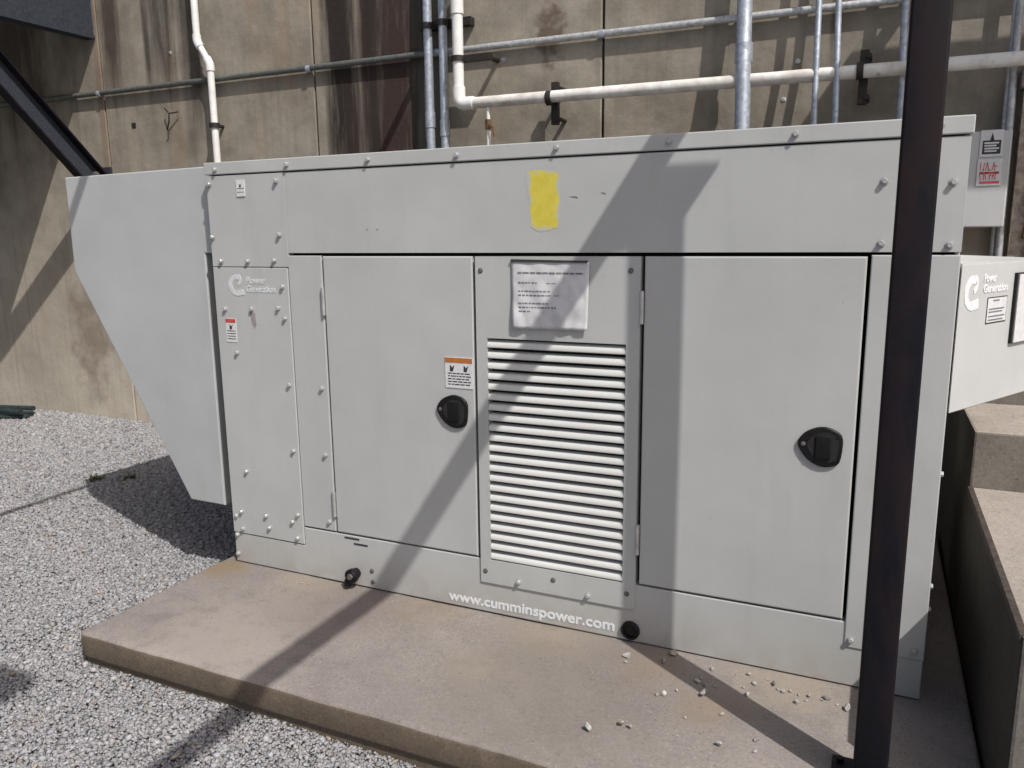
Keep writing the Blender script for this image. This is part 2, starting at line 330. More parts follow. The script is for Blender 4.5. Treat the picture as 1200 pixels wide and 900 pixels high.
def gravel():
    pts = []; N = 1600000
    x = rng.uniform(-8.6, 1.8, N); y = rng.uniform(-2.1, WY, N)
    d = np.stack([x-CAM.x, y-CAM.y, np.full(N, GZ-CAM.z)], 1); kk = d@np.array(fw); kk[kk < .3] = .3
    u = 600+FPX*(d@np.array(R2))/kk; v_ = 450-FPX*(d@np.array(U2))/kk
    ok = (u > -170) & (u < 1370) & (v_ < 1010) & (d@np.array(fw) > .3)
    ok &= ~((x > PX0+.02) & (x < PX1+.3) & (y > PY0+.02) & (y < PY1))
    ok &= ~((x > -2.5) & (y > .1) & (x < .5))
    far = np.clip((kk-2.5)/4.5, 0, 1)
    s = np.minimum(rng.lognormal(0, .36, N), 2.4)*(.0046+.0036*far)
    ok &= ~((x > .1) & (y > -.55))
    keep = rng.uniform(0, 1, N) < np.clip((.0047/(.0046+.0036*far))**2, 0, 1)
    ok &= keep
    idx = np.nonzero(ok)[0][:345000]
    n_ = len(idx); print('stones', n_); x, y, s = x[idx], y[idx], s[idx]
    sc = s[:, None]*rng.uniform(.65, 1.35, (n_, 3)); 
    q = rng.normal(size=(n_, 4)); q /= np.linalg.norm(q, axis=1)[:, None]
    a, b, c, e = q.T
    Rm = np.stack([1-2*(c*c+e*e), 2*(b*c-a*e), 2*(b*e+a*c), 2*(b*c+a*e), 1-2*(b*b+e*e), 2*(c*e-a*b), 2*(b*e-a*c), 2*(c*e+a*b), 1-2*(b*b+c*c)], 1).reshape(-1, 3, 3)
    loc = SV[None]*(1+rng.uniform(-.28, .28, (n_, len(SV), 1)))*sc[:, None, :]
    P = np.einsum('nij,nkj->nki', Rm, loc)
    lump = .008*np.sin(x*2.1+y)+.006*np.sin(y*3.3-x*1.2)
    z = GZ-.008+lump+rng.uniform(0, .012, n_)+s*.4
    P[:, :, 2] *= .72
    P += np.stack([x, y, z], 1)[:, None, :]
    nv, nf = len(SV), len(SF)
    me = bpy.data.meshes.new('gravel'); me.vertices.add(n_*nv); me.vertices.foreach_set('co', P.astype(np.float32).ravel())
    fi = (SF[None]+(np.arange(n_)*nv)[:, None, None]).astype(np.int32).ravel()
    me.loops.add(len(fi)); me.loops.foreach_set('vertex_index', fi); me.polygons.add(n_*nf)
    me.polygons.foreach_set('loop_start', np.arange(0, len(fi), 3, dtype=np.int32)); me.update(); me.validate()
    tone = np.clip(rng.normal(.30, .05, n_), .12, .50); warm = rng.normal(0, .018, n_); rare = rng.uniform(0, 1, n_)
    c3 = np.stack([tone*(.995+warm), tone*(.99), tone*(1.02-warm), np.ones(n_)], 1)
    c3[rare < .02, :3] *= np.array([1.05, .85, .65]); c3[rare > .97, :3] *= .6
    at = me.color_attributes.new('tint', 'FLOAT_COLOR', 'POINT'); at.data.foreach_set('color', np.repeat(c3, nv, 0).astype(np.float32).ravel())
    me.materials.append(M['gravel']); o = bpy.data.objects.new('gravel', me); col.objects.link(o)
    kindof(o, 'stuff'); tag(o, 'loose pale grey crushed gravel spread around the concrete pad', 'gravel')
gravel()
# ------------------------------------------------------------------ concrete pad
bm = bmesh.new(); add_box(bm, (PX0, PY0, -.096), (PX1, PY1, 0), .016, 3)
bmesh.ops.subdivide_edges(bm, edges=[e for e in bm.edges if e.calc_length() > .5], cuts=110, use_grid_fill=False)
chips = [(random.uniform(PX0, PX1), random.uniform(.004, .02), random.uniform(.002, .009)) for _ in range(46)]
for v_ in bm.verts:
    if v_.co.z > -.03 and v_.co.y < PY0+.03:
        c_ = sum(d_*max(0, 1-abs(v_.co.x-x_)/w_) for x_, w_, d_ in chips); v_.co.z -= min(c_, .012)*.7; v_.co.y += min(c_, .012)*.7+.0015*math.sin(v_.co.x*17)+random.uniform(-.0008, .0008)
    elif v_.co.z > -.03 and v_.co.x < PX0+.03: v_.co.x += .002*math.sin(v_.co.y*21)+random.uniform(-.001, .001)
pad = kindof(mobj('concrete_pad', bm, 'pad', None, True), 'structure')
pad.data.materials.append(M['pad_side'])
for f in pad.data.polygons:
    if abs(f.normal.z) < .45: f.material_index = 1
kindof(box('pad_footing', (PX0+.014, PY0+.013, -.3), (PX1-.01, PY1-.01, -.098), 'pad_side'), 'structure')
# ------------------------------------------------------------------ retaining wall
wall = thing('retaining_wall', 'tall weathered tan concrete retaining wall with dark run-off streaks', 'wall', (-2, WY, GZ-.1))
joints = [-15.24, -13.30, -11.36, -9.415, -7.47, -5.525, -3.585, -1.634, .315, 2.26, 4.2]
for a, b in zip(joints[:-1], joints[1:]):
    g = .007
    prism('panel', rect(a+g, b-g, GZ-.25, 4.6), WY, WY+.3, 'wall', wall, .006, 2)
box('backing', (-15, WY+.035, GZ-.25), (4, WY+.32, 4.58), 'dark_gap', wall)
p = Wp(157, 147); box('tie_hole', (p.x-.02, WY-.004, p.z-.018), (p.x+.02, WY+.01, p.z+.018), 'dark_gap', wall)
for px, py in ((200, 62), (935, 72), (918, 117), (590, 70)):
    p = Wp(px, py); bm = bmesh.new()
    bmesh.ops.create_icosphere(bm, subdivisions=1, radius=.018)
    for v_ in bm.verts: v_.co.y *= .35; v_.co *= random.uniform(.7, 1.2); v_.co += p-rel(wall)
    mobj('broken_anchor', bm, 'galv_pale', wall)
pp = [Wp(193, 127, .03), Wp(198, 133, .05), Wp(198, 143, .05), Wp(196, 152, .03)]; tube('bent_wire', pp, .005, 'strut_black', wall, 6)
tube('bent_wire', [Wp(198, 133, .05), Wp(209, 131, .02)], .005, 'strut_black', wall, 6)
# ------------------------------------------------------------------ generator set
gen = thing('generator', 'long pale grey standby generator enclosure with two doors and louvred centre panel', 'generator', (-1.27, .5, 0))
H, DT, DB, XL, XR = 1.60, 1.258, .2075, -2.535, 0.0
GD = 1.05
box('inner_shell', (XL+.012, .045, .012), (XR-.012, GD-.01, H-.02), 'dark_gap', gen)
box('rear_panel', (XL+.004, GD-.012, .004), (XR-.004, GD, H-.03), 'paint', gen)
box('end_panel', (XR-.014, .03, .004), (XR-.001, GD-.013, H-.034), 'paint', gen, .002)
box('end_panel', (XL+.001, .03, .004), (XL+.014, GD-.013, H-.034), 'paint', gen, .002)
SE = 1.553
roof = box('roof_cap', (XL-.004, -.0045, SE+.002), (XR+.004, GD+.006, H), 'paint', gen, .003)
g = .0055
xa = -2.165                                   # seam between the corner plate and the rest
prism('upper_panel', rect(xa+.0002, XR-.001, DT+g, SE-.003), 0, .03, 'paint', gen, .0006)
prism('corner_panel', rect(XL+.001, xa-.0002, 1.213, SE-.003), -.0012, .03, 'paint', gen, .0006)
prism('side_panel', rect(XL+.002, -2.172, .132, 1.2095), -.003, .03, 'paint', gen, .002)
prism('filler_panel', rect(-2.168, -2.018, DB+.001, DT-.004), -.001, .03, 'paint', gen, .0025)
prism('sill', [(XL+.002, .004), (XR-.002, .004), (XR-.002, DB-.006), (-2.17, DB-.006), (-2.17, .128), (XL+.002, .128)], 0, .04, 'paint', gen, .003)
prism('corner_post', rect(-.209, XR-.0005, .125, DT-.002), -.004, .03, 'paint', gen, .003)
door1 = prism('door', rect(-2.010, -1.406, DB+.001, DT-.006), -.002, .03, 'paint', gen, .005, 3)
door2 = prism('door', rect(-.826, -.2185, DB+.001, DT-.006), -.002, .03, 'paint', gen, .005, 3)
# louvred panel
LX0, LX1, LZ0, LZ1 = -1.393, -.837, .118, DT-.006
OX0, OX1, OZ0, OZ1 = -1.354, -.879, .205, .985
bm = bmesh.new(); o3 = rel(gen)
for poly in (rect(LX0, OX0, LZ0, LZ1), rect(OX1, LX1, LZ0, LZ1), rect(OX0, OX1, OZ1, LZ1), rect(OX0, OX1, LZ0, OZ0)):
    t = bmesh.new(); add_prism(t, [(x-o3.x, z-o3.z) for x, z in poly], -.006-o3.y, .03-o3.y)
    me = bpy.data.meshes.new('t'); t.to_mesh(me); t.free(); bm.from_mesh(me); bpy.data.meshes.remove(me)
lou = mobj('louvre_panel', bm, 'paint', gen)
NS = 22; pt = (OZ1-OZ0)/NS
bm = bmesh.new(); prof = [(-.003, .0035), (-.0058, .0055), (-.0062, .0085), (-.0045, .0155), (-.001, .0212), (.005, .0258), (.016, .0285), (.016, .027), (.006, .0242), (.0005, .0200), (-.003, .0145), (-.0045, .0085)]
sv = []
for X in (OX0+.001, OX1-.001): sv.append([bm.verts.new((X-o3.x, y-o3.y, z)) for y, z in prof])
for i in range(len(prof)): j = (i+1) % len(prof); bm.faces.new((sv[0][i], sv[0][j], sv[1][j], sv[1][i]))
bm.faces.new(sv[0]); bm.faces.new(sv[1][::-1]); bmesh.ops.recalc_face_normals(bm, faces=bm.faces)
slat = mobj('slat', bm, 'paint_slat_lit', None, True); slat.parent = lou
slat.location = (0, 0, OZ0-o3.z)
for i in range(1, NS):
    c = slat.copy(); col.objects.link(c); c.parent = lou; c.location = (0, 0, OZ0-o3.z+i*pt)
# latches
def latch(x, z, parent):
    ctl = [(-.062, .007), (-.047, .033), (-.029, .047), (-.001, .058), (.0225, .057), (.046, .048), (.060, .034), (.062, .005), (.057, -.040), (.046, -.052), (.0225, -.059), (-.001, -.0575), (-.027, -.044), (-.047, -.022)]
    oc = []
    for i in range(len(ctl)):                     # one round of corner cutting
        a, b = ctl[i], ctl[(i+1) % len(ctl)]
        for f_ in (.25, .75): oc.append((a[0]+(b[0]-a[0])*f_, a[1]+(b[1]-a[1])*f_))
    L = prism('latch', [(x+a, z+b) for a, b in oc], -.0115, .0, 'black_plastic', parent, .0045, 3, True)
    prism('recess', [(x+a*.70+.008, z+b*.74) for a, b in oc], -.0122, -.0117, 'dark_gap', L, .0003)
    bm = bmesh.new(); add_box(bm, Vector((x-.010, -.0165, z-.034))-rel(L), Vector((x+.030, -.0123, z+.034))-rel(L), .002, 3); mobj('latch_paddle', bm, 'black_plastic', L, True)
    lathe_y('latch_screw', [(.0065, 0), (.0065, -.0015), (.004, -.0022)], (x-.043, -.0115, z+.006), 'bolt_dull', L, 12)
    for a, b in ((-.026, .036), (.046, .030), (.043, -.040), (-.026, -.034)): lathe_y('latch_rivet', [(.0042, 0), (.0042, -.001), (.0025, -.0016)], (x+a, -.0115, z+b), 'black_plastic', L, 10)
latch(-1.493, .725, gen); latch(-.309, .720, gen)
# hinges
for x, z in ((-2.014, 1.09), (-2.014, .32), (-.8315, 1.10), (-.8315, .36)):
    bm = bmesh.new(); add_tube(bm, [Vector((x, -.006, z-.05))-o3, Vector((x, -.006, z+.05))-o3], .0065, 12)
    mobj('hinge', bm, 'hinge', gen, True)
# bolts: one mesh, many objects
def bolt_mesh(name, mat, r=.0080, h=.0110):
    bm = bmesh.new()
    for n, prof_ in ((14, [(r*1.35, .0), (r*1.35, -.0016), (r*.9, -.0018)]), (6, [(r, -.001), (r, -h*.8), (r*.82, -h)])):
        rings = []
        for a, y in prof_: rings.append([bm.verts.new((a*math.cos(2*math.pi*j/n), y, a*math.sin(2*math.pi*j/n))) for j in range(n)])
        for i in range(len(rings)-1):
            for j in range(n): bm.faces.new((rings[i][j], rings[i][(j+1) % n], rings[i+1][(j+1) % n], rings[i+1][j]))
        bm.faces.new(rings[-1])
    bmesh.ops.recalc_face_normals(bm, faces=bm.faces)
    me = bpy.data.meshes.new(name); bm.to_mesh(me); bm.free(); me.materials.append(M[mat]); return me
BM, BD = bolt_mesh('bolt', 'bolt'), bolt_mesh('bolt_dull', 'bolt_dull', .0065, .004)
def bolt(px, py, y=-.0005, me=BM, rx=None):
    x, z = F(px, py); o = bpy.data.objects.new('bolt', me); link(o, gen); o.location = Vector((x, y, z))-o3; o.rotation_euler = (0, random.uniform(0, 1), 0)
for q in ((253, 199), (337, 193), (432, 187), (536, 182), (653, 173), (785, 166), (933, 157), (1103, 146)): bolt(*q, y=-.004)
for q in ((246, 216), (324, 212), (250, 278), (328, 275), (260, 306), (291, 306), (322, 305), (265, 362), (296, 362), (327, 361), (332, 336), (335, 373), (279, 413), (340, 451), (345, 528), (290, 552), (284, 599), (313, 604), (350, 603), (344, 611), (317, 618), (286, 619), (350, 630)): bolt(*q, y=-.0025)
for q in ((378, 455), (382, 533), (387, 611), (1037, 212), (1118, 213), (1033, 285), (1113, 287)): bolt(*q)
for q in ((997, 749), (1071, 762)): bolt(*q, y=-.0035)
for q in ((564, 317), (740, 317), (570, 668), (735, 695), (649, 679)): bolt(*q, y=-.0055, me=BD)
for q in ((609, 681), (690, 697)): bolt(*q, y=-.0055)
for q in ((278, 604), (279, 626), (280, 648)): bolt(*q, y=0)
for z, y in ((1.04, .02), (.66, .02), (.33, .02), (.26, .02)):      # right-hand end panel bolts, seen edge on
    o = bpy.data.objects.new('bolt', BM); link(o, gen); o.location = Vector((XR-.0012, y+.03, z))-o3; o.rotation_euler = (0, 0, math.pi/2)
# drain plug and pipe fitting on the sill
x, z = F(739, 738); lathe_y('drain_plug', [(.031, 0), (.031, -.010), (.027, -.0125), (.0235, -.011), (.0225, -.003)], (x, 0, z), 'black_plastic', gen)
x, z = F(418, 671); fit = lathe_y('pipe_fitting', [(.020, .0), (.020, -.02), (.026, -.021), (.027, -.040), (.020, -.046)], (x, 0, z), 'black_plastic', gen)
lathe_y('fitting_plug', [(.012, .0), (.011, -.008)], (x+.004, -.046, z+.003), 'bolt_dull', gen, 6)
tube('drain_elbow', [(x-.006, -.02, z-.008), (x-.02, -.03, z-.024), (x-.022, -.032, z-.044)], .014, 'black_plastic', gen, 12)
for q in ((436, 669), (437, 682)): bolt(*q, y=0, me=BD)
for (a, b) in (((404, 629.5), (421, 632.5)), ((415, 637), (431, 640))):
    x0, z0 = F(*a); x1, z1 = F(*b); zc = (z0+z1)/2; box('slot', (x0, -.0012, zc-.0035), (x1, .01, zc+.0035), 'print_black', gen)
# dents / scuff marks on the upper panel
for px, py, L in ((672, 231, .03), (707, 226.5, .017), (430, 269, .006), (442, 269, .006)):
    x, z = F(px, py); prism('scuff', [(x-L/2, z+.002), (x, z-.001), (x+L/2, z-.004), (x+L*.4, z+.001), (x, z+.003)], -.0006, .002, 'scuff_and_shadow', gen)
# yellow sprayed mark
yp = [(616, 201), (630, 198), (645, 199), (657, 203), (657, 230), (655, 265), (645, 270), (632, 272), (621, 265), (621, 235), (617, 215)]
Y = []
for i, a in enumerate(yp):
    b = yp[(i+1) % len(yp)]
    for kx in range(5):
        q = F(a[0]+(b[0]-a[0])*kx/5+random.uniform(-.8, .8), a[1]+(b[1]-a[1])*kx/5+random.uniform(-.8, .8)); Y.append(q)
bm = bmesh.new(); bm.faces.new([bm.verts.new(Vector((a, -.0006, b))-o3) for a, b in Y]); bmesh.ops.recalc_face_normals(bm, faces=bm.faces); o = mobj('paint_patch', bm, 'yellow', gen); o['label'] = 'yellow sprayed paint patch'
# stickers
def sticker(px0, py0, px1, py1, head, lines, y=-.0042, name='sticker', pict=0, parent=gen, white='sticker_white'):
    x0, z1 = F(px0, py0); x1, z0 = F(px1, py1); 
    s = prism(name, rect(x0, x1, z0, z1), y, y+.003, white, parent)
    hh = (z1-z0)
    if head: prism('band', rect(x0+.001, x1-.001, z1-hh*.17, z1-.001), y-.0008, y, head, s)
    bm = bmesh.new(); Wd = x1-x0
    if pict:
        for kx in range(pict):
            cx = x0+Wd*(kx+.5)/pict; cz = z1-hh*.34; r = hh*.11
            add_prism(bm, [(cx-r*.7-o3.x, cz-r-o3.z), (cx+r*.3-o3.x, cz-r*1.1-o3.z), (cx+r*.9-o3.x, cz+r*.9-o3.z), (cx+r*.1-o3.x, cz+r*.1-o3.z), (cx-r*.6-o3.x, cz+r*.9-o3.z)], y-.0006-o3.y, y-o3.y)
    for i in range(lines):
        zz = z1-hh*(.52 if pict else .30)-i*hh*(.45 if pict else .62)/lines; xx = x0+Wd*.1
        while xx < x1-Wd*.12:
            L = random.uniform(.06, .2)*Wd; L = min(L, x1-Wd*.07-xx); add_prism(bm, rect(xx-o3.x, xx+L-o3.x, zz-hh*.018-o3.z, zz+hh*.018-o3.z), y-.0005-o3.y, y-o3.y); xx += L+.03*Wd
    mobj('print', bm, 'print_grey' if not pict else 'print_black', s)['kind'] = 'stuff'
    return s
sticker(522, 418, 555, 456, 'sticker_orange', 5, pict=2, name='warning_sticker')
sticker(265, 373, 279, 401, 'sticker_red', 4, pict=1, name='warning_sticker', y=-.0045)
sticker(277, 211, 288, 230, None, 2, pict=1, name='notice_sticker', y=-.0045)
x, z = F(297, 375); prism('sticker_residue', [(x-.012, z+.03), (x+.012, z+.028), (x+.016, z-.02), (x+.004, z-.034), (x-.006, z-.01)], -.0035, .0, 'residue' if 'residue' in M else 'paint_box', gen)
# lettering on the sill, logos
t = text_mesh('lettering', 'www.cumminspower.com', .052, (-1.533, -.0008, .068), 'letter_white', gen, bold=.0013, width=.625)
p0, p1 = F(526, 702), F(719, 739)
t.location = Vector((p0[0], -.0010, p0[1]+.0))-o3; t.rotation_euler = (math.pi/2, -math.atan2(p1[1]-p0[1], p1[0]-p0[0]), 0)
def logo(bm, c, s):             # a heavy letter C with a wedge cut and a smaller c inside
    def arc(R, r, a0, a1, dx=0, dz=0, n=22):
        out = [(dx+R*math.cos(a), dz+R*math.sin(a)) for a in np.linspace(a0, a1, n)]+[(dx+r*math.cos(a), dz+r*math.sin(a)) for a in np.linspace(a1, a0, n)]
        for i in range(n-1): yield [out[i], out[i+1], out[2*n-2-i], out[2*n-1-i]]
    D = math.radians
    for q in arc(.5*s, .27*s, D(62), D(300)): add_prism(bm, [(c[0]+a, c[1]+b) for a, b in q], 0, .0012)
    for q in arc(.30*s, .17*s, D(-78), D(60), .02*s, .26*s, 12): add_prism(bm, [(c[0]+a, c[1]+b) for a, b in q], -.0002, .0012)
    add_prism(bm, [(c[0]+a*s, c[1]+b*s) for a, b in ((-.02, -.52), (.44, -.46), (.40, -.18), (-.05, -.26))], -.0003, .0012)
bm = bmesh.new(); logo(bm, (0, 0), .080)
lg = mobj('logo', bm, 'logo_white', gen); x, z = F(278, 334); lg.location = Vector((x, -.0041, z))-o3
x, z = F(289.5, 332); text_mesh('lettering', 'Power', .034, (x, -.0036, z), 'logo_white', gen, bold=.0012)
x, z = F(289.5, 342); text_mesh('lettering', 'Generation', .034, (x, -.0036, z), 'logo_white', gen, bold=.0010, width=.14)
# discharge hood at the left end
HX = -3.385; HS = .05
hp = [(XL-.003, 1.594), (HX, 1.583), (HX-.004, 1.188), (-2.815, .216), (XL-.092, .214), (XL-.088, 1.262), (XL-.003, 1.262)]
hood = prism('discharge_hood', hp[::-1], HS, GD-.02, 'paint_hood', gen, .005, 3)
box('hood_flange', (XL-.10, HS+.05, .235), (XL+.002, GD-.03, 1.26), 'dark_gap', gen)
# control housing on the right-hand end: angled side walls, a recessed door
CZ0, CZ1 = .838, 1.232
dv = Vector((.48, .87, 0)).normalized()
def cpt(s): return Vector((.004, .006, 0))+dv*s
pl = [cpt(0), cpt(.50), Vector((cpt(.5).x, GD-cpt(.5).y, 0)), Vector((.004, GD-.006, 0))]
bm = bmesh.new(); lo = [bm.verts.new(Vector((q.x, q.y, CZ0))-o3) for q in pl]; hi = [bm.verts.new(Vector((q.x, q.y, CZ1))-o3) for q in pl]
for i in range(4): j = (i+1) % 4; bm.faces.new((lo[i], lo[j], hi[j], hi[i]))
bm.faces.new(lo[::-1]); bm.faces.new(hi); bmesh.ops.recalc_face_normals(bm, faces=bm.faces)
bmesh.ops.bevel(bm, geom=bm.edges[:], offset=.003, segments=2, affect='EDGES')
ch = mobj('control_housing', bm, 'paint_box', gen)
ang = math.atan2(dv.y, dv.x); nrm = Vector((dv.y, -dv.x, 0))
def cframe(name, s0, s1, z0, z1, mat, off, th=.003):
    bm = bmesh.new(); add_box(bm, (s0, -off-th, z0), (s1, -off, z1)); 
    for v_ in bm.verts: v_.co = Vector((.004, .006, 0))+dv*v_.co.x-nrm*v_.co.y+Vector((0, 0, v_.co.z))-o3
    return mobj(name, bm, mat, gen)
cframe('window_gasket', .324, .492, .999, 1.199, 'dark_gap', .0003, .008)
cframe('viewing_window', .332, .49, 1.001, 1.195, 'sticker_white', .0086, .003)
bm = bmesh.new(); logo(bm, (0, 0), .092); lg2 = mobj('logo', bm, 'letter_white', gen); q = cpt(.073)+nrm*.0013; lg2.location = Vector((q.x, q.y, 1.155))-o3; lg2.rotation_euler = (0, 0, ang)
for s_, zz, wd in (('Power', 1.181, .075), ('Generation', 1.153, .15)):
    q = cpt(.135)+nrm*.001; t = text_mesh('lettering', s_, .030, (q.x, q.y, zz), 'letter_white', gen, bold=.0012, width=wd, rot=(math.pi/2, 0, ang))
cframe('data_plate', .166, .29, 1.065, 1.138, 'print_black', .0002, .0006); cframe('data_plate_face', .170, .287, 1.069, 1.135, 'sticker_white', .0008, .0005)
for i, (a, b, zz) in enumerate(((.2, .24, 1.128), (.178, .275, 1.105), (.178, .262, 1.097), (.178, .278, 1.085), (.178, .27, 1.075))): cframe('print', a, b, zz-.002, zz+.002, 'print_grey', .0014, .0004)
# ------------------------------------------------------------------ paper notice
tl, tr, br, bl = [F(*q) for q in ((600, 306), (692, 307), (690, 387), (603, 384))]
bm = bmesh.new(); nx, nz = 26, 22; gv = []
def paper_pt(u, v_):
    top = Vector((tl[0]+(tr[0]-tl[0])*u, 0, tl[1]+(tr[1]-tl[1])*u)); bot = Vector((bl[0]+(br[0]-bl[0])*u, 0, bl[1]+(br[1]-bl[1])*u)); q = top.lerp(bot, v_)
    wv = .004*math.sin(u*9+v_*2)*v_+.003*math.sin(u*21-v_*7)+.006*max(0, .5-abs(u-.72-.12*v_)*4)*v_*1.2+.003*math.sin(v_*8+u*3)
    q.y = -.0085-abs(wv)*(.25+.75*v_)-.004*v_; return q
pp0 = Vector(((tl[0]+tr[0])/2, -.006, (tl[1]+bl[1])/2))
notice = thing('paper_notice', 'crinkled white printed paper taped above the louvres of the grey enclosure', 'notice', pp0)
for j in range(nz+1): gv.append([bm.verts.new(paper_pt(i/nx, j/nz)-pp0) for i in range(nx+1)])
for j in range(nz):
    for i in range(nx): bm.faces.new((gv[j][i], gv[j][i+1], gv[j+1][i+1], gv[j+1][i]))
sh = mobj('sheet', bm, 'paper', notice, True); sm = sh.modifiers.new('th', 'SOLIDIFY'); sm.thickness = .0006
bm = bmesh.new()
def pline(v_, u0, u1, h, dens=.9, lo=.012, hi_=.05):
    u = u0
    while u < u1:
        L = min(random.uniform(lo, hi_), u1-u); q = [paper_pt(a, b)-pp0+Vector((0, -.0012, 0)) for a, b in ((u, v_+h), (u+L, v_+h), (u+L, v_-h), (u, v_-h))]
        if L > .006: bm.faces.new([bm.verts.new(c) for c in q])
        u += L+random.uniform(.008, .016)
pline(.17, .09, .94, .014, lo=.05, hi_=.09); pline(.315, .09, .34, .011); 
for v_ in (.44, .50): pline(v_, .09, .52, .011)
for v_ in (.62, .68): pline(v_, .09, .50+.1*(v_ > .65), .011)
pline(.74, .09, .25, .010); pline(.32, .46, .6, .006); pline(.5, .56, .62, .008)
mobj('print', bm, 'print_grey', notice)['kind'] = 'stuff'
prism('scuff_and_shadow', [(tl[0]+.001, tl[1]-.001), (tr[0]-.006, tr[1]-.001), (tr[0]-.006, tr[1]+.0035), (tl[0]+.001, tl[1]+.0065)], -.014, -.0062, 'print_black', notice)  # black strip along the top edge: gap shadow put in as a shape
# ------------------------------------------------------------------ steel post with overhead beam
PXc, PYc, PW = -.1305, -.446, .0745
post = thing('steel_post', 'dark rust-flecked square steel post standing on the pad before the grey enclosure', 'post', (PXc, PYc, 0))
ZB = 2.446
bm = bmesh.new(); add_box(bm, (-PW/2, -PW/2, .012), (PW/2, PW/2, ZB-.012), .006, 3); mobj('tube', bm, 'steel_post', post, True)
box('base_plate', (PXc-.085, PYc-.085, .0), (PXc+.06, PYc+.085, .010), 'steel_post', post, .002)
box('cap_stub', (PXc-.1255, PYc-.0365, ZB-.095), (PXc-.045, PYc+.0365, ZB-.0125), 'steel_post', post, .002)
box('cap_plate', (PXc-.126, PYc-.037, ZB-.012), (PXc+.126, PYc+.037, ZB), 'steel_post', post, .002)
bm = bmesh.new(); add_box(bm, Vector((-.199, -4.5, ZB))-rel(post), Vector((-.149, .10, ZB+.09))-rel(post), .005, 2); mobj('beam', bm, 'steel_post', post)
for a, b in ((-.066, .062), (-.066, -.065), (.048, -.065)):
    tube('anchor_bolt', [(PXc+a, PYc+b, .010), (PXc+a, PYc+b, .020)], .009, 'steel_post', post, 6)
# ------------------------------------------------------------------ steel platform bracket at the left
BX = -5.56
plat = thing('steel_platform', 'dark blue steel platform beam with diagonal brace bolted to the concrete wall', 'platform', (BX, WY, 1.7))
box('beam', (BX-.012, -3.2, 2.80), (BX, WY-.003, 3.06), 'steel_blue', plat)
box('beam_flange', (BX-.09, -3.2, 2.776), (BX+.012, WY-.004, 2.799), 'steel_blue', plat)
box('beam_flange', (BX-.09, -3.2, 3.061), (BX+.012, WY-.004, 3.085), 'steel_blue', plat)
def bar(name, a, b, wx, wz, mat, parent):
    a, b = Vector(a), Vector(b); d = (b-a).normalized(); sx = Vector((1, 0, 0)); up_ = sx.cross(d); o_ = rel(parent); bm = bmesh.new(); vv = []
    for p_ in (a, b):
        for s1, s2 in ((-1, -1), (1, -1), (1, 1), (-1, 1)): vv.append(bm.verts.new(p_+sx*(s1*wx/2)+up_*(s2*wz/2)-o_))
    for f_ in ((0, 1, 2, 3), (4, 5, 6, 7), (0, 1, 5, 4), (1, 2, 6, 5), (2, 3, 7, 6), (3, 0, 4, 7)): bm.faces.new([vv[i] for i in f_])
    bmesh.ops.recalc_face_normals(bm, faces=bm.faces); return mobj(name, bm, mat, parent)
bar('brace', (BX-.03, .98, 2.775), (BX-.03, 1.99, 1.725), .012, .135, 'steel_blue', plat)
bar('brace_flange', (BX-.01, 1.03, 2.82), (BX-.01, 2.035, 1.775), .10, .012, 'steel_post', plat); bar('brace_flange', (BX-.05, .93, 2.725), (BX-.05, 1.94, 1.672), .08, .012, 'steel_post', plat)
lathe_x = tube('brace_bolt', [(BX+.0, 1.93, 1.80), (BX+.03, 1.93, 1.80)], .02, 'bolt_dull', plat, 6)
box('wall_plate', (BX-.12, WY-.016, 1.62), (BX+.05, WY-.001, 1.86), 'steel_blue', plat, .002)
box('deck', (BX-4.0, -3.2, 3.086), (BX+.02, WY-.02, 3.125), 'steel_grate', plat)  # out-of-view deck, stretched toward the viewer to block sky light
for xx in (BX-1.5, BX-3.0): box('joist', (xx-.03, -3.2, 2.95), (xx+.03, WY-.01, 3.085), 'steel_blue', plat)
bar('brace', (BX-1.5, .98, 2.945), (BX-1.5, 1.99, 1.725), .05, .12, 'steel_blue', plat)
for yy, xe in ((-2.27, -.60), (-2.62, -.36)): box('beam', (BX+.021, yy-.085, 2.95), (xe, yy+.085, 3.05), 'steel_blue', plat)  # unseen beams added to cast shadows on the near gravel
# overhead pipe that crosses above the hood
op = thing('overhead_pipe', 'thin dark overhead pipe running out from the wall above the hood', 'pipe', (-2.36, WY, 2.95))
tube('pipe', [(-2.36, WY+.002, 2.95), (-2.36, -3.4, 2.95)], .022, 'steel_post', op); tube('flange', [(-2.36, WY-.015, 2.95), (-2.36, WY, 2.95)], .06, 'steel_post', op)
# walkway bracket out of view, added to shade the wall at the right
wk = thing('shade_panel', 'unseen steel panel added beyond the post to shade the wall', 'shade_panel', (.9, WY, 3.0))
box('deck', (.2, 1.22, 3.0), (2.6, 1.67, 3.04), 'steel_grate', wk)
for xx in (.26, 1.4, 2.5): box('bracket', (xx-.02, 1.23, 2.95), (xx+.02, WY-.001, 2.999), 'steel_grate', wk)
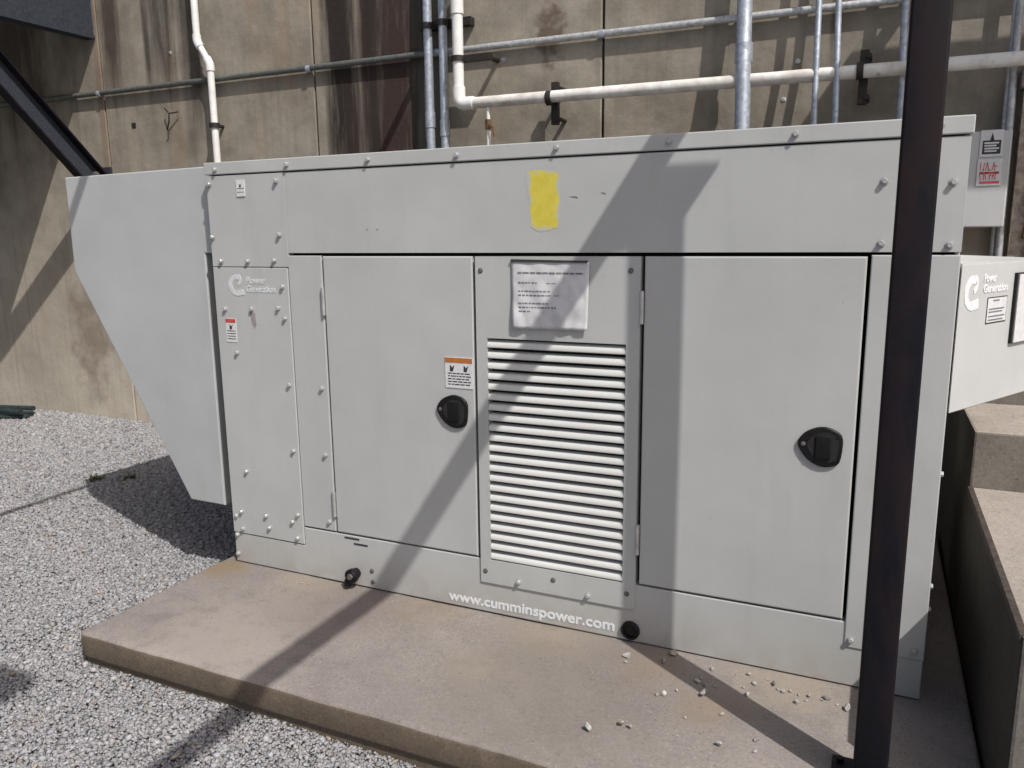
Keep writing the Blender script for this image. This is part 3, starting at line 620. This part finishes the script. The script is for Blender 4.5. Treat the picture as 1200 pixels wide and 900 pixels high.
# ------------------------------------------------------------------ pipes on the wall
def clamp(p, r, axis, parent, mat='strut_black', w=.03):
    p = Vector(p); a = Vector(axis)*w/2; tube('clamp', [p-a, p+a], r, mat, parent, 16)
def standoff(p, parent, r=.012, mat='strut_black'):
    tube('standoff', [p, (p[0], WY+.002, p[2])], r, mat, parent, 8)
def path(pts, rad=.06, n=6):        # round the corners of a polyline
    pts = [Vector(q) for q in pts]; out = [pts[0]]
    for i in range(1, len(pts)-1):
        a, b, c = pts[i-1], pts[i], pts[i+1]; r1 = min(rad, (a-b).length*.45, (c-b).length*.45); p_ = b+(a-b).normalized()*r1; q_ = b+(c-b).normalized()*r1
        for j in range(n+1): t_ = j/n; out.append(p_*(1-t_)**2+b*2*t_*(1-t_)+q_*t_**2)
    return out+[pts[-1]]
ZT = 4.3
# PVC drain at left
a, b, c, d = Wp(231, 49, .08), Wp(246, 75, .08), Wp(254, 190, .08), None
pv = thing('drain_pipe', 'narrow white plastic drain pipe with an offset bend on the wall', 'pipe', (b.x, WY-.08, 0))
r = .0235
tube('pipe', [(a.x, a.y, ZT), (a.x, a.y, a.z)], r, 'pvc', pv); tube('pipe', [a, b], r*.93, 'pvc', pv); tube('pipe', [(b.x, b.y, b.z), (b.x, b.y, GZ-.05)], r, 'pvc', pv)
def elbow(q, up1, up2, rr, parent, mat='pvc', L=.045):
    q = Vector(q); u1, u2 = Vector(up1).normalized(), Vector(up2).normalized(); tube('elbow', path([q+u1*L, q, q+u2*L], L*.8), rr, mat, parent)
elbow(a, (0, 0, 1), b-a, r*1.22, pv); elbow(b, a-b, (0, 0, -1), r*1.22, pv)
e_ = Wp(251, 147, .08); clamp((b.x, b.y, e_.z), r*1.5, (0, 0, 1), pv); standoff((b.x, b.y, e_.z), pv)
clamp((a.x, a.y, 3.6), r*1.5, (0, 0, 1), pv); standoff((a.x, a.y, 3.6), pv)
# long thin galvanized conduit
zc = 2.39; lc = thing('long_conduit', 'long thin galvanized conduit running level along the whole wall', 'conduit', (-2, WY-.05, zc))
tube('pipe', [(-8.9, WY-.03, zc), (-2.62, WY-.03, zc)], .0185, 'galv_dark', lc, 14); tube('pipe', [(-2.62, WY-.03, zc), (2.2, WY-.03, zc-.02)], .0185, 'galv_pale', lc, 14)
tube('coupling', [(-2.68, WY-.03, zc), (-2.58, WY-.03, zc)], .0225, 'galv', lc, 14)
for xx in (-7.2, -5.53, -3.6, -1.633, -.9, .5, 1.5): clamp((xx, WY-.03, zc-.005), .0225, (1, 0, 0), lc, 'galv', .03); standoff((xx, WY-.03, zc-.005), lc, .01, 'galv')
# vertical conduits
def vconduit(name, label, ptop, pbot, r, offt, offb, mat, group=None, clamps=(), coup=(), zbot=GZ-.05):
    t_, b_ = Wp(*ptop, offt), Wp(*pbot, offb); th = thing(name, label, 'conduit', (b_.x, WY-offb, 0), group)
    tp = Vector((t_.x, WY-max(.5*offt, r+.005), ZT))
    mid = t_.lerp(b_, .5); mid.y = WY-(offt*.45+offb*.55)-(offb-offt)*.08
    pts = path([tp, t_, mid, b_, Vector((b_.x, WY-offb, zbot))], .25, 5)
    tube('pipe', pts, r, mat, th, 18)
    for py in clamps:
        f_ = (py-ptop[1])/(pbot[1]-ptop[1]); q = t_.lerp(b_, f_); clamp(q, r*1.25, (0, 0, 1), th, 'strut_black', .035); standoff(q, th)
    for py in coup:
        f_ = (py-ptop[1])/(pbot[1]-ptop[1]); q = t_.lerp(b_, f_); tube('coupling', [q-Vector((0, 0, .045)), q+Vector((0, 0, .045))], r*1.17, mat, th, 18)
    return th
vconduit('rigid_conduit', 'blue-grey galvanized conduit of a pair, the one farther from the white pipe', (500, 0), (505, 165), .0265, .09, .09, 'galv', None, (30,), (140,))
vconduit('rigid_conduit', 'blue-grey galvanized conduit nearest the white vertical pipe', (518, 0), (522, 165), .0255, .09, .09, 'galv', None, (26,), (150,))
q = Wp(515, 28, .06); st = box('strut_channel', (q.x-.14, WY-.055, q.z-.022), (q.x+.20, WY-.001, q.z+.022), 'strut_black', None); tag(st, 'short black strut channel behind the paired conduits', 'bracket')
vconduit('large_conduit', 'thick galvanized conduit rising behind the enclosure with a coupling', (873, 0), (870, 140), .037, .11, .19, 'galv', None, (), (62,))
vconduit('slim_conduit', 'slim galvanized conduit of a close pair, the one nearer the thick conduit', (960, 0), (954, 140), .0145, .12, .19, 'galv')
vconduit('slim_conduit', 'slim galvanized conduit of a close pair, the one nearer the black pipe bracket', (983, 0), (979, 140), .0145, .12, .19, 'galv')
vconduit('slim_conduit', 'slim galvanized conduit showing at the edge of the dark steel post', (1061, 10), (1055, 130), .017, .10, .12, 'galv')
vconduit('corner_conduit', 'galvanized conduit running down between the wall and the red bricks', (1193, 30), (1170, 300), .016, .07, .07, 'galv_pale')
vconduit('corner_conduit', 'pale conduit hugging the wall beside the small grey cabinet', (1188, 30), (1163, 290), .011, .05, .05, 'galv_pale')
# large white pipe
OFF = .15; e0 = Wp(538, 120, OFF); zp = 2.066; r = .0315
wp = thing('white_pipe', 'large white plastic pipe turning from vertical to level along the wall', 'pipe', (e0.x, WY-OFF, zp))
tube('pipe', [(e0.x, WY-OFF, ZT), (e0.x, WY-OFF, zp+.05)], r, 'pvc', wp, 20); tube('pipe', [(e0.x+.05, WY-OFF, zp), (2.4, WY-OFF, zp-.028)], r, 'pvc_dirty', wp, 20)
tube('elbow', path([(e0.x, WY-OFF, zp+.095), (e0.x, WY-OFF, zp), (e0.x+.095, WY-OFF, zp)], .07), r*1.2, 'pvc', wp, 20)
q = Wp(538, 3, OFF); tube('coupling', [(e0.x, WY-OFF, q.z-.06), (e0.x, WY-OFF, q.z+.06)], r*1.18, 'pvc', wp, 20)
q = Wp(538, 69, OFF); clamp((e0.x, WY-OFF, q.z), r*1.3, (0, 0, 1), wp); 
box('bracket_arm', (e0.x-.03, WY-OFF-.0, q.z-.018), (e0.x+.20, WY-OFF+.04, q.z+.018), 'strut_black', wp); standoff((e0.x+.18, WY-OFF+.03, q.z), wp, .014)
for px, y0, y1 in ((650, 96, 146), (1014, 58, 122)):
    t_, b_ = Wp(px, y0, OFF-.04), Wp(px, y1, OFF-.04); box('pipe_bracket', (t_.x-.020, WY-OFF+.034, b_.z), (t_.x+.020, WY-OFF+.07, t_.z), 'strut_black', wp, .003)
    clamp((t_.x-.015, WY-OFF, zp-.01), r*1.25, (1, 0, 0), wp)
    for zz in (t_.z-.03, b_.z+.03): tube('standoff', [(t_.x+.02, WY-OFF+.02, zz), (t_.x+.02, WY+.001, zz)], .012, 'strut_black', wp, 8)
q = Wp(572, 128, OFF); tp_ = tube('drop_pipe', [(q.x, WY-OFF, zp-.02), (q.x, WY-OFF, 1.2)], .0115, 'pvc', wp, 12)
z_ = Wp(573, 146, OFF).z; tube('valve', [(q.x, WY-OFF, z_-.028), (q.x, WY-OFF, z_+.028)], .018, 'brass', wp, 10); tube('valve_handle', [(q.x+.015, WY-OFF-.02, z_), (q.x+.045, WY-OFF-.03, z_-.02), (q.x+.05, WY-OFF-.03, z_-.07)], .006, 'brass', wp, 8)
# ------------------------------------------------------------------ electrical cabinet on the wall
ca, cb = Wp(1130, 155, .17), Wp(1176, 266, .17)
cx0, cx1, cz0, cz1 = -.12, cb.x, cb.z, ca.z
cab = thing('electrical_cabinet', 'small pale grey wall cabinet carrying warning signs, half hidden by the enclosure', 'cabinet', (.1, WY, cz0))
bm = bmesh.new(); add_box(bm, Vector((cx0, WY-.17, cz0))-rel(cab), Vector((cx1, WY-.001, cz1))-rel(cab), .006, 2); mobj('case', bm, 'paint_box', cab)
def csign(px0, py0, px1, py1, mat, off, name):
    a_, b_ = Wp(px0, py0, .17), Wp(px1, py1, .17); return box(name, (a_.x, WY-.17-off, b_.z), (b_.x, WY-.17-off+.003, a_.z), mat, cab)
csign(1150, 153, 1174, 183, 'sticker_white', .004, 'sign'); csign(1152, 165, 1172, 180, 'print_black', .005, 'sign_panel')
for i in range(4): csign(1153.5, 167+i*3.2, 1170.5-(i % 2)*3, 168.2+i*3.2, 'sticker_white', .0058, 'print')
a_ = Wp(1163, 161, .17); prism('sign_mark', [(a_.x-.008, a_.z-.014), (a_.x+.008, a_.z-.014), (a_.x, a_.z+.02)], WY-.176, WY-.1735, 'print_black', cab)
csign(1146, 187, 1172, 217, 'sticker_white', .004, 'sign')
for i in range(2):
    yy = 201.5+i*11; bm = bmesh.new(); a_ = Wp(1148, yy, .17); b_ = Wp(1170, yy, .17); xx = a_.x
    while xx < b_.x-.008:                          # red print too small to read: letter-like strokes
        w_ = random.uniform(.006, .011); o_ = rel(cab); h_ = .036; sl = random.choice((-.006, 0, .006))
        add_prism(bm, [(xx-o_.x, a_.z+.004-o_.z), (xx+.0035-o_.x, a_.z+.004-o_.z), (xx+.0035+sl-o_.x, a_.z+.004+h_-o_.z), (xx+sl-o_.x, a_.z+.004+h_-o_.z)], WY-.1748-o_.y, WY-.1738-o_.y)
        if random.random() < .7: zz = a_.z+.004+random.choice((0, .016, .03)); add_prism(bm, [(xx-o_.x, zz-o_.z), (xx+w_-o_.x, zz-o_.z), (xx+w_-o_.x, zz+.005-o_.z), (xx-o_.x, zz+.005-o_.z)], WY-.1750-o_.y, WY-.1738-o_.y)
        xx += w_+.003
    mobj('print', bm, 'print_red', cab)['kind'] = 'stuff'; csign(1147.5, yy+.3, 1170.5, yy+2.3, 'print_red', .005, 'print_bar')
# ------------------------------------------------------------------ brick pier
bpx = thing('brick_pier', 'rough red brick pier with pale mortar at the end of the wall', 'brick pier', (.62, 1.9, GZ))
box('mortar', (.352, 1.965, GZ-.1), (.93, WY-.002, 1.93), 'mortar', bpx)
box('cap', (.335, 1.93, 1.935), (.96, WY-.002, 2.02), 'step', bpx, .01)
bm = bmesh.new(); add_box(bm, (-.096, -.02, -.029), (.096, .02, .029), .006, 2)
for v_ in bm.verts: v_.co += Vector((random.uniform(-1, 1), random.uniform(-1, 1), random.uniform(-1, 1)))*.004
b0 = mobj('brick', bm, 'brick', bpx); first = True
for rrow in range(27):
    for cc_ in range(3):
        zz = GZ+.03+rrow*.074; xx = .405+.1+cc_*.2-(.1 if rrow % 2 else 0)
        if xx > .86: continue
        o = b0 if first else b0.copy()
        if not first: col.objects.link(o); o.parent = bpx
        first = False
        o.location = Vector((max(xx, .50)+random.uniform(-.012, .012), 1.953+random.uniform(-.012, .008), zz))-rel(bpx); o.rotation_euler = (random.uniform(-.06, .06), random.uniform(-.05, .05), random.uniform(-.05, .05))
# ------------------------------------------------------------------ concrete steps beside the enclosure
stp = thing('concrete_steps', 'pale stepped concrete wall beside the enclosure end, its near side in shade', 'steps', (.6, 0, GZ))
def step(y0, y1, z, nm, x0=.136):
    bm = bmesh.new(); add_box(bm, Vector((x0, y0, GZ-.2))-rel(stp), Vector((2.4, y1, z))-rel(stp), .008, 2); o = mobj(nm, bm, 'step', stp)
    o.data.materials.append(M['step_side_shade']); o.data.materials.append(M['step_riser'])
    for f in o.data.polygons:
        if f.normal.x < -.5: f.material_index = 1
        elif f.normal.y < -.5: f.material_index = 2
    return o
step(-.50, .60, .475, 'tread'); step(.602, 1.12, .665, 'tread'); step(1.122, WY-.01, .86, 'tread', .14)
box('edge_angle', (.131, -.49, .456), (.148, .598, .4770), 'edge_rust', stp, .002)
# ------------------------------------------------------------------ small things
pxs = [(735, 770), (733, 777), (791, 768), (778, 777), (835, 786), (818, 800), (822, 796), (826, 804), (793, 810), (777, 814), (771, 815), (872, 806), (884, 803), (876, 815), (877, 791), (907, 803), (912, 809), (918, 812), (926, 811), (936, 815), (944, 822), (934, 825), (963, 821), (968, 819), (981, 827), (993, 833), (846, 838), (887, 868), (884, 882), (843, 874), (728, 849), (738, 852), (688, 855), (803, 842), (353, 684), (362, 685), (824, 815), (838, 805), (900, 797), (948, 817)]
for i, (px, py) in enumerate(pxs):
    p_ = on(px, py, 2, 0.0); bm = bmesh.new(); bmesh.ops.create_icosphere(bm, subdivisions=2, radius=1)
    s_ = min(.0130, .0086*random.lognormvariate(0, .35))*(.6 if px < 400 else 1); sc_ = (random.uniform(.9, 1.9), random.uniform(.8, 1.3), random.uniform(.7, 1.1)); dirs = [Vector((random.gauss(0, 1), random.gauss(0, 1), random.gauss(0, 1))).normalized() for _ in range(11)]
    for v_ in bm.verts:
        c_ = v_.co.copy()
        for d_ in dirs:
            e_ = c_.dot(d_)-.52
            if e_ > 0: c_ -= d_*e_
        v_.co = Vector((c_.x*sc_[0], c_.y*sc_[1], c_.z*sc_[2]))*s_
    zmin = min(v_.co.z for v_ in bm.verts)
    o = mobj('pebble', bm, ('pebble', 'pebble', 'pebble_tan', 'pebble_dark')[i % 4]); o.location = (p_.x, p_.y, -zmin-.0005); o.rotation_euler = (0, 0, random.uniform(0, 6.28))
    tag(o, 'small loose stone lying on the concrete pad before the enclosure', 'stone', 'loose stones on the pad')
for px, py, s_, lb in ((112, 563, .05, 'pale green weed tuft farther out in the gravel'), (150, 561, .045, 'green weed tuft beside the hood shadow on the gravel')):
    p_ = on(px, py, 2, GZ+.005); th = thing('weed_tuft', lb, 'weed', (p_.x, p_.y, GZ-.002), 'weeds in the gravel'); bm = bmesh.new()
    for i in range(38):
        a_ = random.uniform(0, 6.28); L = s_*random.uniform(.6, 1.3); r0 = Vector((random.uniform(-.03, .03), random.uniform(-.03, .03), 0)); d_ = Vector((math.cos(a_)*.7, math.sin(a_)*.7, random.uniform(.4, 1))).normalized(); sd_ = d_.cross(Vector((0, 0, 1))).normalized()*.005
        bm.faces.new([bm.verts.new(q_) for q_ in (r0-sd_, r0+sd_, r0+d_*L*.6+sd_, r0+d_*L, r0+d_*L*.6-sd_)])
    mobj('leaves', bm, 'weed', th)
for i, (a_, b_, h_) in enumerate((((-30, 478), (40, 480), .05), ((-30, 484), (38, 486), .03), ((-30, 491), (34, 490), .02), ((-30, 481), (25, 484), .075))):
    p0_, p1_ = on(*a_, 2, GZ+h_), on(*b_, 2, GZ+h_); d_ = min(p0_.y, p1_.y, WY-.05)
    p0_.y = min(p0_.y, WY-.04); p1_.y = min(p1_.y, WY-.04); p0_.z = p1_.z = GZ+.012+h_
    o = tube('loose_pipe', [p0_, p1_], .021, 'pipe_dark', None, 12); tag(o, 'dark length of pipe in a small pile at the foot of the wall', 'pipe', 'loose pipes by the wall')
